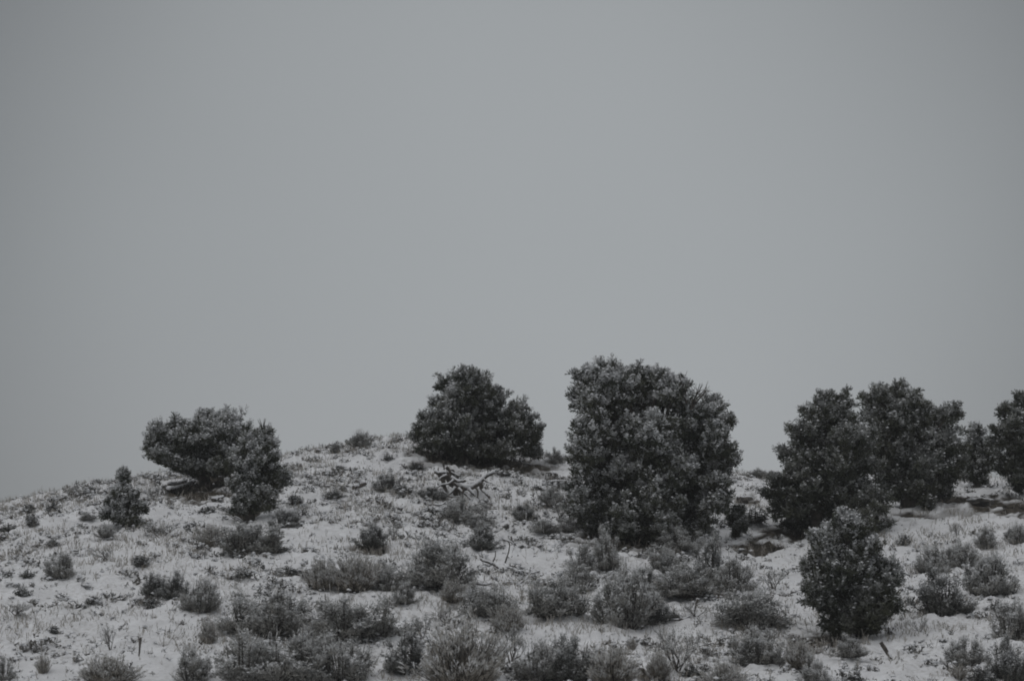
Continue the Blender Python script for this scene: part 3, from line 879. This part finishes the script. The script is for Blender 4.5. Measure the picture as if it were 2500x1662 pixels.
for row in [
    # --- far left slope
    ('low', 73, 1252, 34, 30, 'dark knobby shrub near the left end of the skyline'),
    ('low', 130, 1247, 36, 28, 'dark shrub just right of the knobby one by the left skyline'),
    ('low', 78, 1284, 34, 36, 'dark tuft directly below the knobby shrub by the left skyline'),
    ('low', 22, 1296, 60, 22, 'flat dark shrub touching the left edge below the skyline'),
    ('sage', 183, 1202, 26, 16, 'tiny rounded shrub on the left skyline left of the young pine'),
    ('sage', 222, 1203, 44, 20, 'low frosted shrub on the skyline nearest the young pine'),
    ('twig', 378, 1222, 34, 46, 'upright bare shrub between the young pine and the leaning pine'),
    ('low', 385, 1173, 24, 14, 'tiny shrub on the skyline under the leaning pine'),
    ('sage', 214, 1270, 34, 22, 'small grey shrub left of the young pine'),
    ('sage', 256, 1312, 44, 32, 'small grey shrub below and left of the young pine'),
    ('low', 128, 1331, 34, 22, 'small dark shrub alone on the open left slope'),
    ('twig', 392, 1310, 84, 52, 'spreading blue grey twiggy shrub below the bare earth on the left'),
    ('rabbit', 516, 1332, 62, 56, 'tan feathery shrub below the left pine group'),
    ('low', 508, 1252, 34, 24, 'dark hollow shrub just below the bare brown earth'),
    ('sage', 150, 1408, 70, 66, 'dark rounded bushy shrub on the lower left slope'),
    ('twig', 260, 1368, 60, 42, 'loose spiky shrub right of the rounded one, lower left slope'),
    ('low', 342, 1382, 36, 32, 'small dark shrub below the blue grey twiggy shrub'),
    ('low', 66, 1408, 34, 24, 'small shrub left of the rounded bushy one on the lower left'),
    ('low', 55, 1454, 44, 32, 'dark double tuft low on the left near the edge'),
    ('twig', 40, 1502, 62, 44, 'tangled dark shrub near the left edge, lower left'),
    ('dark', 380, 1452, 70, 62, 'dark shrub, left half of the dark pair on the left slope'),
    ('dark', 428, 1458, 66, 68, 'dark shrub, right half of the dark pair on the left slope'),
    ('sage', 491, 1490, 86, 88, 'round frosted sagebrush right of the dark pair'),
    ('low', 372, 1482, 44, 30, 'small dark shrub just below the dark pair on the left slope'),
    ('twig', 270, 1588, 36, 84, 'tall thin dead shrub standing alone in the lower left'),
    ('rabbit', 508, 1572, 40, 64, 'narrow upright tan shrub, alone on snow, lower left'),
    ('grass', 104, 1644, 54, 56, 'brown rounded clump near the lower left corner'),
    ('rabbit', 262, 1672, 116, 80, 'wide tan shrub at the bottom edge on the left'),
    ('sage', 470, 1666, 96, 88, 'grey sagebrush at the bottom edge below the narrow tan shrub'),
    ('sage', 6, 1660, 54, 60, 'grey shrub in the very lower left corner'),
    ('low', 228, 1472, 38, 26, 'small brownish shrub on the middle of the left slope'),
    ('low', 595, 1408, 40, 26, 'small dark shrub below the wide sagebrush under the left pines'),
    ('low', 130, 1546, 30, 24, 'small dark tuft left of the tall thin dead shrub'),
    # --- under the left group to the middle
    ('wide', 634, 1346, 150, 86, 'wide dark sagebrush sprawling below the left pine group'),
    ('dark', 694, 1288, 72, 52, 'dark sagebrush right of the bushy pine on the left'),
    ('low', 826, 1152, 28, 20, 'small dark shrub in the middle of the upper snow field'),
    ('low', 810, 1161, 24, 12, 'tiny flat tuft in the middle of the upper snow field'),
    ('low', 819, 1214, 42, 24, 'low dark shrub with a snowy top on the upper snow field'),
    ('low', 722, 1232, 44, 28, 'small dark shrub right of the left pine group'),
    ('sage', 878, 1090, 54, 42, 'round frosted bush standing on the crest left of the lone pine'),
    ('dark', 820, 1105, 24, 26, 'small dark bush on the skyline left of the round frosted one'),
    ('low', 948, 1124, 30, 22, 'small dark tuft left of the lone crest pine'),
    ('dark', 943, 1198, 58, 44, 'dark hollow bush with a snowy cap, left of the dead stump'),
    ('low', 984, 1202, 44, 30, 'small shrub touching the right side of the snow capped hollow bush'),
    ('dark', 1054, 1220, 66, 36, 'dark shrub at the left foot of the dead stump'),
    ('sage', 1122, 1275, 78, 62, 'grey shrub growing under the dead stump'),
    ('twig', 1180, 1264, 52, 50, 'bare forked shrub at the lower right of the dead stump'),
    ('low', 1229, 1160, 32, 20, 'small shrub in the shade right of the dead stump'),
    ('low', 1016, 1146, 40, 20, 'low shrub in the shade below the lone crest pine'),
    ('sage', 1354, 1133, 36, 36, 'round bush on the skyline between the lone pine and the largest pine'),
    ('sage', 1351, 1234, 62, 50, 'grey shrub left of the foot of the largest pine'),
    ('dark', 1284, 1272, 58, 50, 'dark shrub between the dead stump and the largest pine'),
    ('twig', 1366, 1262, 48, 50, 'small bare shrub tucked against the left of the largest pine'),
    ('sage', 1390, 1298, 70, 44, 'frosted shrub under the left skirts of the largest pine'),
    ('sage', 1330, 1300, 66, 36, 'low grey shrub below the bare one left of the largest pine'),
    ('dark', 905, 1334, 66, 64, 'dark round shrub in mid slope, left of the big sagebrush'),
    ('twig', 962, 1318, 28, 62, 'thin bare upright shrub right of the dark round mid slope shrub'),
    ('wide', 1054, 1428, 186, 132, 'big dense sagebrush in the middle of the slope'),
    ('sage', 1170, 1290, 72, 40, 'pale frosted shrub right of the grey one under the stump'),
    ('dark', 1178, 1344, 74, 66, 'dark shrub right above the fallen branches'),
    ('rabbit', 786, 1440, 68, 84, 'upright tan shrub at the left end of the mid slope row'),
    ('rabbit', 866, 1444, 108, 100, 'bowl shaped tan shrub, centre of the mid slope row'),
    ('sage', 940, 1440, 70, 72, 'frosted shrub between the bowl shaped one and the big sagebrush'),
    ('sage', 986, 1474, 66, 54, 'small grey shrub below the big dense sagebrush'),
    ('wide', 670, 1546, 190, 128, 'large dark spreading sagebrush, left of the pair in the foreground'),
    ('dark', 596, 1532, 50, 42, 'small dark shrub at the left end of the large spreading sagebrush'),
    ('wide', 846, 1558, 196, 128, 'large dark sagebrush with pale twigs, right of the foreground pair'),
    ('low', 700, 1404, 60, 30, 'low shrub above the large spreading foreground sagebrush'),
    ('rabbit', 1106, 1476, 56, 58, 'small tan upright shrub below the big dense sagebrush'),
    ('wide', 1190, 1506, 136, 92, 'snow dusted spreading sagebrush below the fallen branches'),
    ('twig', 1090, 1520, 80, 50, 'bare horizontal dead shrub left of the snow dusted sagebrush'),
    ('wide', 652, 1664, 196, 150, 'large sagebrush at the bottom, left of centre'),
    ('sage', 745, 1660, 110, 124, 'tall sagebrush at the bottom between two larger ones'),
    ('sage', 834, 1662, 126, 112, 'pale grey sagebrush at the bottom left of the snow gap'),
    ('dark', 990, 1642, 104, 106, 'dark round sagebrush at the bottom right of the snow gap'),
    ('rabbit', 1128, 1682, 186, 176, 'largest tan brush at the bottom centre'),
    ('twig', 1030, 1560, 50, 90, 'tall bare dead shrub above the dark round bottom sagebrush'),
    ('twig', 932, 1556, 50, 50, 'low bare shrub right of the large dark sagebrush with pale twigs'),
    ('twig', 1248, 1618, 78, 136, 'tall forked bare shrub with reddish crown at the bottom centre'),
    ('rabbit', 1240, 1540, 70, 70, 'brown feathery shrub directly above the tall forked bare one'),
    # --- below the largest pine
    ('sage', 1480, 1388, 66, 104, 'tall square topped frosted shrub in front of the largest pine'),
    ('sage', 1424, 1396, 66, 72, 'frosted shrub leaning against the square topped one'),
    ('sage', 1410, 1440, 78, 62, 'grey shrub below and left of the square topped one'),
    ('sage', 1660, 1345, 92, 62, 'snowy topped shrub against the dark base of the largest pine'),
    ('sage', 1618, 1396, 84, 66, 'frosted shrub below the snowy topped one under the largest pine'),
    ('wide', 1660, 1456, 150, 96, 'wide frosted sagebrush below the largest pine'),
    ('dark', 1574, 1438, 62, 62, 'dark shrub left of the wide frosted sagebrush'),
    ('dark', 1730, 1424, 76, 116, 'tall dark leafy shrub right of the wide frosted sagebrush'),
    ('sage', 1790, 1442, 92, 92, 'grey shrub right of the tall dark leafy one'),
    ('twig', 1756, 1356, 50, 60, 'bare shrub under the right side of the largest pine'),
    ('sage', 1528, 1528, 128, 158, 'tall grey twiggy sagebrush shaped like a small fir, centre right'),
    ('dark', 1592, 1522, 76, 90, 'shorter shrub grown into the right side of the fir shaped sagebrush'),
    ('wide', 1342, 1502, 134, 110, 'sagebrush on two bare stems, right of the snow dusted one'),
    ('sage', 1312, 1660, 100, 110, 'pale sagebrush at the bottom right of the tall forked bare shrub'),
    ('dark', 1396, 1658, 118, 124, 'dark sagebrush at the bottom, right of centre'),
    ('rabbit', 1496, 1672, 100, 100, 'pale feathery shrub at the bottom right of the dark sagebrush'),
    ('grass', 1543, 1584, 34, 36, 'small brown grass clump above the pale feathery bottom shrub'),
    ('twig', 1655, 1640, 96, 150, 'tall bare forked shrub standing in snow, bottom right of centre'),
    ('rabbit', 1608, 1654, 54, 72, 'tan leaning shrub at the left foot of the tall bare forked one'),
    ('low', 1690, 1650, 50, 36, 'small shrub at the right foot of the tall bare forked one'),
    ('low', 1638, 1506, 44, 22, 'low dark shrub between the fir shaped sagebrush and the dead twig'),
    ('twig', 1702, 1504, 60, 40, 'low bare twigs right of the fir shaped sagebrush'),
    ('rabbit', 1770, 1690, 90, 80, 'tan shrub cut by the bottom edge below a clean snow strip'),
    ('low', 1789, 1578, 30, 30, 'small dark round shrub alone left of the short foreground pine'),
    # --- right
    ('wide', 1850, 1532, 196, 112, 'wide dark sagebrush against the left of the short foreground pine'),
    ('twig', 1893, 1438, 50, 66, 'dark forked bare shrub on snow left of the short foreground pine'),
    ('sage', 1852, 1618, 108, 90, 'grey sagebrush below the wide dark one, right foreground'),
    ('rabbit', 1952, 1630, 62, 78, 'upright tan shrub below the short foreground pine'),
    ('low', 1806, 1622, 44, 26, 'small dark tuft left of the grey sagebrush in the right foreground'),
    ('sage', 1988, 1680, 80, 86, 'twiggy grey shrub cut by the bottom edge below the tan upright one'),
    ('sage', 2074, 1600, 76, 56, 'pale grey shrub just below the short foreground pine'),
    ('low', 2086, 1672, 50, 50, 'small shrub at the bottom edge below the short foreground pine'),
    ('dark', 2296, 1500, 132, 122, 'large dark shrub right of the short foreground pine'),
    ('sage', 2272, 1402, 78, 84, 'grey shrub above the large dark one on the right'),
    ('sage', 2406, 1338, 46, 56, 'rounded shrub on the upper right slope below the pines'),
    ('sage', 2484, 1326, 52, 54, 'grey shrub on the upper right slope at the edge'),
    ('wide', 2416, 1450, 130, 118, 'wide grey shrub near the right edge, middle of the slope'),
    ('sage', 2345, 1384, 84, 66, 'pale shrub between the rounded one and the wide one on the right'),
    ('twig', 2338, 1306, 26, 46, 'thin bare shrub on the snow below the right hand pines'),
    ('low', 2206, 1330, 34, 36, 'small shrub right of the snowy top of the foreground pine'),
    ('low', 1842, 1276, 66, 40, 'frosted shrub between the largest pine and the right hand group'),
    ('sage', 1849, 1166, 48, 24, 'small frosted bush on the skyline between the largest pine and right group'),
    ('twig', 2245, 1542, 34, 46, 'small bare shrub standing in snow right of the foreground pine'),
    ('sage', 2474, 1560, 92, 96, 'grey shrub at the right edge, lower slope'),
    ('sage', 2360, 1622, 92, 78, 'grey sagebrush in the lower right corner, left one'),
    ('dark', 2462, 1664, 110, 112, 'large dark shrub in the lower right corner'),
    ('grass', 2340, 1656, 62, 42, 'tan drooping clump at the lower right beside the grey sagebrush'),
    ('low', 2392, 1664, 66, 40, 'low shrub at the bottom edge between clump and dark corner shrub'),
    ('low', 2440, 1490, 60, 30, 'low shrub below the wide grey one near the right edge'),
]:
    shrub(*row)


# ------------------------------------------------------------------ dead wood
def dead_wood(name, label, cat, off, sc, base, branches, group=None, seed=0):
    """branches: (points in zoomed pixels, radius in the same pixels, 'g' lies on the ground or a depth offset in metres)"""
    rng = np.random.default_rng(seed)
    b0 = spot(off[0] + base[0] * sc, off[1] + base[1] * sc)
    root = link(name, None)
    root.location = b0
    tag(root, label, cat, group)
    for pts, r, mode in branches:
        P = []
        rr = r * 1.3 * sc * b0[1] / FPX
        for (x, y) in pts:
            if mode == 'g':
                q = spot(off[0] + x * sc, off[1] + y * sc) + UP * rr * 0.8
            else:
                q = at(off[0] + x * sc, off[1] + y * sc, b0[1] + mode)
            P.append(q - b0)
        q, t = resample(P, max(0.05, rr * 1.2))
        q[1:-1] += rng.normal(0, rr * 0.12, (len(q) - 2, 3))
        gw, gs = Geo(), Geo()
        rad = rr * (1.12 - 0.42 * t)
        tube(gw, q, rad, 7, 0.2, rng)
        o = link('branch', gw.mesh('branch', M['wood'], True), root)
        slope = abs(norm(np.gradient(q, axis=0))[:, 2])
        ok = slope < 0.86
        run = []
        for i in range(len(q) + 1):
            if i < len(q) and ok[i] and rng.random() < 0.96:
                run.append(i)
            else:
                if len(run) >= 3:
                    tube(gs, q[run] + (UP * 0.62 + np.array([0, -0.12, 0])) * rad[run][:, None], rad[run] * 1.08 * rng.uniform(0.85, 1.12, len(run)), 7, 0.12, rng, flat=0.85)
                run = []
        if gs.v:
            link('snow_cover', gs.mesh('snow_cover', M['snow'], True), o)
    return root


dead_wood('dead_stump', 'gnarled uprooted dead tree stump with snow on its twisted roots', 'stump', (1030, 1100), 240 / 1882, (690, 860), [
    ([(430, 450), (560, 560), (630, 680), (660, 870)], 52, 0.0), ([(330, 420), (400, 560), (430, 700), (480, 820)], 36, -0.15),
    ([(240, 400), (330, 445), (420, 405), (500, 430), (505, 505), (450, 535)], 24, -0.3), ([(400, 190), (418, 300), (440, 400)], 12, -0.1),
    ([(465, 310), (530, 375), (560, 470)], 25, 0.1), ([(560, 375), (615, 390), (600, 470)], 18, 0.2), ([(560, 520), (700, 595), (835, 580)], 26, -0.2),
    ([(650, 650), (800, 710), (900, 725), (1050, 660), (1110, 600), (1220, 490), (1375, 412)], 38, 0.25), ([(1120, 620), (1160, 760), (1230, 810), (1300, 900)], 27, 0.15),
    ([(890, 730), (1015, 860)], 22, 0.0), ([(930, 660), (990, 605), (1070, 640)], 26, 0.35), ([(690, 690), (750, 800), (775, 960)], 34, -0.2),
    ([(400, 790), (520, 870), (620, 895), (710, 880)], 15, -0.25), ([(300, 620), (360, 665), (430, 660)], 20, -0.2), ([(910, 540), (985, 555)], 9, 0.2),
    ([(640, 700), (560, 800), (440, 900)], 18, -0.35), ([(700, 720), (860, 860), (960, 960)], 16, -0.3), ([(820, 700), (760, 860), (840, 980)], 18, -0.4),
    ([(600, 560), (520, 640), (380, 640), (300, 700)], 15, -0.4), ([(480, 470), (380, 500), (330, 560)], 18, -0.35), ([(700, 600), (780, 540), (870, 470)], 11, 0.0),
    ([(1000, 660), (1080, 780), (1060, 900)], 15, 0.1), ([(1180, 540), (1260, 600), (1340, 620)], 10, 0.2), ([(1240, 480), (1270, 400), (1240, 340)], 9, 0.2),
    ([(540, 400), (640, 450), (700, 480)], 12, 0.15), ([(340, 440), (300, 380), (320, 320)], 10, -0.2)], seed=3)
dead_wood('fallen_branch', 'snowy crooked branch lying on the ground below the dead stump', 'branch', (1030, 1100), 240 / 1882, (480, 1060), [
    ([(250, 1030), (370, 1050), (450, 980)], 14, -0.1), ([(370, 1050), (500, 1045), (660, 1060)], 16, 'g'), ([(280, 1205), (400, 1135), (480, 1090)], 20, 'g'),
    ([(550, 1170), (620, 1190), (690, 1110)], 16, 'g'), ([(530, 985), (605, 930)], 14, 0.05), ([(430, 930), (560, 960), (700, 930)], 15, 'g'), ([(620, 1000), (760, 1090), (900, 1120)], 14, 'g'), ([(330, 1120), (430, 1080), (520, 1120)], 11, 'g')], 'fallen branches', 5)
dead_wood('fallen_branch', 'long dark fallen branch with two upright twigs in mid slope snow', 'branch', (1140, 1290), 220 / 2156, (780, 960), [
    ([(320, 720), (400, 775), (560, 815), (680, 885), (790, 950), (900, 1020), (1000, 1085)], 22, -0.1), ([(620, 790), (635, 740), (690, 690), (680, 540)], 12, -0.05),
    ([(915, 820), (960, 680), (1000, 560), (1025, 400)], 14, -0.05), ([(865, 250), (960, 290), (1060, 300), (1115, 375)], 15, -0.05), ([(1055, 190), (1075, 280), (1110, 370)], 14, 0.0),
    ([(1025, 400), (1010, 340), (960, 290)], 12, -0.05), ([(900, 865), (960, 950), (1060, 1015), (1200, 1045), (1370, 1065)], 20, 'g'), ([(1020, 910), (1180, 940)], 10, 'g'),
    ([(370, 830), (500, 885), (640, 872)], 9, 'g'), ([(790, 960), (750, 1040), (600, 1100)], 9, 'g')], 'fallen branches', 6)
dead_wood('fallen_branch', 'short forked dark branch right of the long fallen one', 'branch', (1140, 1290), 220 / 2156, (1500, 1140), [
    ([(1365, 1135), (1440, 1095), (1520, 1125), (1620, 1080), (1735, 1040)], 20, 'g'), ([(1490, 1150), (1400, 1230), (1285, 1355)], 12, 'g'), ([(1620, 1080), (1690, 1230)], 9, 'g'),
    ([(1765, 1145), (1880, 1080)], 13, 'g')], 'fallen branches', 7)
dead_wood('fallen_log', 'short dark curved log on clean snow below the fallen branches', 'log', (1140, 1290), 220 / 2156, (390, 1370), [
    ([(180, 1325), (300, 1362), (450, 1372), (600, 1338)], 24, 'g')], 'fallen logs', 8)
dead_wood('fallen_log', 'thin dark log right of the short curved log', 'log', (1140, 1290), 220 / 2156, (1040, 1320), [
    ([(870, 1352), (1000, 1322), (1120, 1292), (1215, 1312)], 18, 'g')], 'fallen logs', 9)
dead_wood('fallen_log', 'snow topped log at the left end of the bare brown earth', 'log', (330, 1130), 290 / 2359, (850, 560), [
    ([(670, 575), (780, 565), (950, 510), (1180, 400)], 34, 'g')], 'fallen logs', 10)
dead_wood('fallen_log', 'dark log half buried in snow above the bare brown earth', 'log', (330, 1130), 290 / 2359, (850, 450), [
    ([(680, 495), (860, 440), (1020, 400)], 34, 'g')], 'fallen logs', 11)
dead_wood('fallen_log', 'small dark log in the snow just right of the bare brown earth', 'log', (330, 1130), 290 / 2359, (1640, 750), [
    ([(1540, 765), (1640, 745), (1740, 730)], 28, 'g')], 'fallen logs', 12)
dead_wood('fallen_branch', 'pale dead sticks at the foot of the bushy left pine', 'branch', (330, 1130), 290 / 2359, (2040, 1130), [
    ([(1930, 1080), (2030, 1130), (2140, 1175)], 11, -0.2), ([(1970, 1060), (2050, 1080), (2130, 1150)], 9, -0.25)], 'fallen branches', 13)
dead_wood('fallen_log', 'thin curved log on the upper snow field', 'log', (700, 1060), 360 / 2359, (580, 850), [
    ([(450, 785), (540, 805), (600, 860), (680, 850)], 17, 'g')], 'fallen logs', 14)
dead_wood('fallen_log', 'straight dark log on the snow left of the hollow bush', 'log', (700, 1060), 360 / 2359, (1160, 870), [
    ([(1070, 885), (1160, 865), (1265, 838)], 26, 'g')], 'fallen logs', 15)
dead_wood('dead_stick', 'lone dark stick leaning in clean snow below the foreground pine', 'stick', (1780, 1240), .3052, (1300, 1200), [
    ([(1215, 1070), (1250, 1130), (1300, 1205)], 12, -0.05)], 'standing dead sticks', 16)
dead_wood('dead_stick', 'lone dark stick with side twig near the right edge', 'stick', (1780, 1240), .3052, (2230, 1010), [
    ([(2160, 860), (2190, 940), (2240, 1020)], 10, -0.05), ([(2150, 960), (2220, 1010)], 7, -0.05)], 'standing dead sticks', 17)
dead_wood('dead_stick', 'thin upright stick right of the fir shaped sagebrush', 'stick', (1400, 1300), 400 / 2359, (1740, 1140), [
    ([(1795, 955), (1765, 1030), (1740, 1145)], 11, 0.0), ([(1760, 1040), (1830, 1020)], 6, 0.0)], 'standing dead sticks', 18)
dead_wood('dead_stick', 'thin straight stick on the lower left, right of the dead shrub', 'stick', (0, 1280), .3052, (1115, 1050), [
    ([(1125, 900), (1118, 970), (1112, 1055)], 7, 0.0)], 'standing dead sticks', 19)
dead_wood('fallen_branch', 'pale bent branch on the snow above the tall bare forked shrub', 'branch', (1400, 1300), 400 / 2359, (1450, 1270), [
    ([(1310, 1255), (1400, 1275), (1540, 1265), (1680, 1225)], 10, 'g')], 'fallen branches', 20)


# ------------------------------------------------------------------ rocks
def rock(px, py, w, h, label, seed):
    rng = np.random.default_rng(seed)
    p = spot(px, py)
    s = p[1] / FPX
    root = link('rock', None)
    root.location = p
    tag(root, label, 'rock', 'dark rocks breaking through the snow')
    for part in ('stone', 'snow_cover'):
        g = Geo()
        nu, nv = 12, 6
        v = []
        for j in range(nv + 1):
            ph = math.pi * j / nv
            for i in range(nu):
                a = 2 * math.pi * i / nu
                k = 1 + 0.28 * (vnoise(math.cos(a) * 1.6 + seed, math.sin(a) * 1.6 + ph * 1.7, seed) - 0.5) * 2
                v.append((math.cos(a) * math.sin(ph) ** 0.6 * k * w * s / 2, math.sin(a) * math.sin(ph) ** 0.6 * k * w * s * 0.35, math.cos(ph) * h * s * 0.62 * k))
        v = np.array(v)
        if part == 'snow_cover':
            v = v * np.array([1.03, 1.0, 0.40]) + np.array([0, 0.05, h * s * 0.46])
        f = []
        for j in range(nv):
            for i in range(nu):
                A, B = j * nu + i, j * nu + (i + 1) % nu
                f += [(A, A + nu, B), (B, A + nu, B + nu)]
        g.add(v, f)
        link(part, g.mesh(part, M['rock' if part == 'stone' else 'snow'], part != 'stone'), root)


rock(1815, 1222, 46, 18, 'flat dark rock ledge right of the largest pine', 31)
rock(1845, 1228, 30, 9, 'low flat rock just right of the dark ledge', 32)
rock(1366, 1184, 52, 18, 'dark rock ledge left of the largest pine', 33)
rock(1316, 1196, 20, 8, 'small dark rock left of the ledge by the largest pine', 34)
rock(2395, 1226, 60, 16, 'dark rock bank under the narrow pine on the right', 35)

# ------------------------------------------------------------------ ground cover nobody could count
g, gs, gg = Geo(), Geo(), Geo()
rng = np.random.default_rng(77)
n = 27000
x, y = rng.uniform(-15, 15, n), rng.uniform(45.5, 75, n)
dn = fbm(x * 0.5, y * 0.5, 44, 3)
keep = rng.random(n) < np.clip((dn - 0.26) * 2.4, 0.2, 1) * np.clip(0.75 - x * 0.03, 0.3, 1)
x, y, dn = x[keep], y[keep], dn[keep]
size = np.minimum(rng.gamma(1.5, 0.034, len(x)) + 0.03, 0.30) * (0.7 + dn * 0.7)
k = np.clip((size / 0.035).astype(int) * 2, 3, 14)
S = np.repeat(size, k)
P = np.repeat(np.stack([x, y, 0 * x], 1), k, 0)
P[:, :2] += rng.normal(0, 0.36, (len(P), 2)) * S[:, None] * np.array([1.35, 0.8])
hh = rng.random(len(P)) * S * 0.45
P[:, 2] = ground(P[:, 0], P[:, 1]) - 0.015 + hh
d = norm(UP * 0.45 + rng.normal(0, 0.7, P.shape))
L = np.clip(S * rng.uniform(0.3, 0.6, len(P)), 0.03, 0.10)
needles(g, P, d, L, L * 0.30, np.clip(rng.normal(0.05, 0.28, len(P)), 0, 0.8) * (bare_shade_mask(P[:, 0], P[:, 1]) < 0.3), 6, 0.6, rng)
w = (rng.random(len(P)) < 0.24) & (bare_shade_mask(P[:, 0], P[:, 1]) < 0.3)
lumps(gs, P[w] + UP * (S[w] * 0.30 + 0.01)[:, None] + rng.normal(0, 0.2, (w.sum(), 3)) * S[w][:, None] * np.array([1, 1, 0]) + np.array([0, 0.02, 0]),
      np.clip(S[w] * rng.uniform(0.25, 0.6, w.sum()), 0.012, 0.055), 0.5, rng, 6)
tag(link('ground_cover', g.mesh('ground_cover', M['tuft'])), 'small dark twigs and tufts poking through the snow everywhere', None, None, 'stuff')
tag(link('snow_clumps', gs.mesh('snow_clumps', M['snow'], True)), 'small clumps of snow caught on the low tufts', None, None, 'stuff')
n = 110000
x, y = rng.uniform(-15, 15, n), rng.uniform(45.5, 75, n)
dn = fbm(x * 0.4 + 7, y * 0.4, 58, 3)
cl = vnoise(x * 4, y * 4, 61)
keep = rng.random(n) < np.clip((dn - 0.42 - x * 0.006) * 5, 0.12, 1) * np.clip((cl - 0.3) * 2, 0.05, 1)
P = np.stack([x[keep], y[keep], ground(x[keep], y[keep]) - 0.01], 1)
needles(gg, P, norm(UP + rng.normal(0, 0.25, P.shape)), rng.uniform(0.06, 0.2, len(P)), np.full(len(P), 0.012), rng.uniform(0, 0.35, len(P)), 3, 0.25, rng)
tag(link('grass', gg.mesh('grass', M['grass'])), 'thin dry pale grass standing in the snow', None, None, 'stuff')

# ------------------------------------------------------------------ thin snowy air over the whole hillside
import bmesh
bm = bmesh.new()
bmesh.ops.create_cube(bm, size=1.0)
zlo, zhi = float(Z.min()) - 1.0, 16.0
half = float(np.abs(np.concatenate([gx, gy])).max()) + 60.0
for v in bm.verts:
    v.co = (v.co.x * 2 * half, v.co.y * 2 * half, zlo if v.co.z < 0 else zhi)
me = bpy.data.meshes.new('haze')
bm.to_mesh(me)
bm.free()
mt = bpy.data.materials.new('thin snowy air')
mt.use_nodes = True
nt = mt.node_tree
nt.nodes.clear()
mo = nt.nodes.new('ShaderNodeOutputMaterial')
pv = nt.nodes.new('ShaderNodeVolumePrincipled')
pv.inputs['Color'].default_value = (0.93, 0.94, 0.96, 1)
pv.inputs['Density'].default_value = 0.0007
nt.links.new(pv.outputs[0], mo.inputs['Volume'])
me.materials.append(mt)
tag(link('haze', me), 'thin pale snowy air over the whole hillside', None, None, 'stuff')
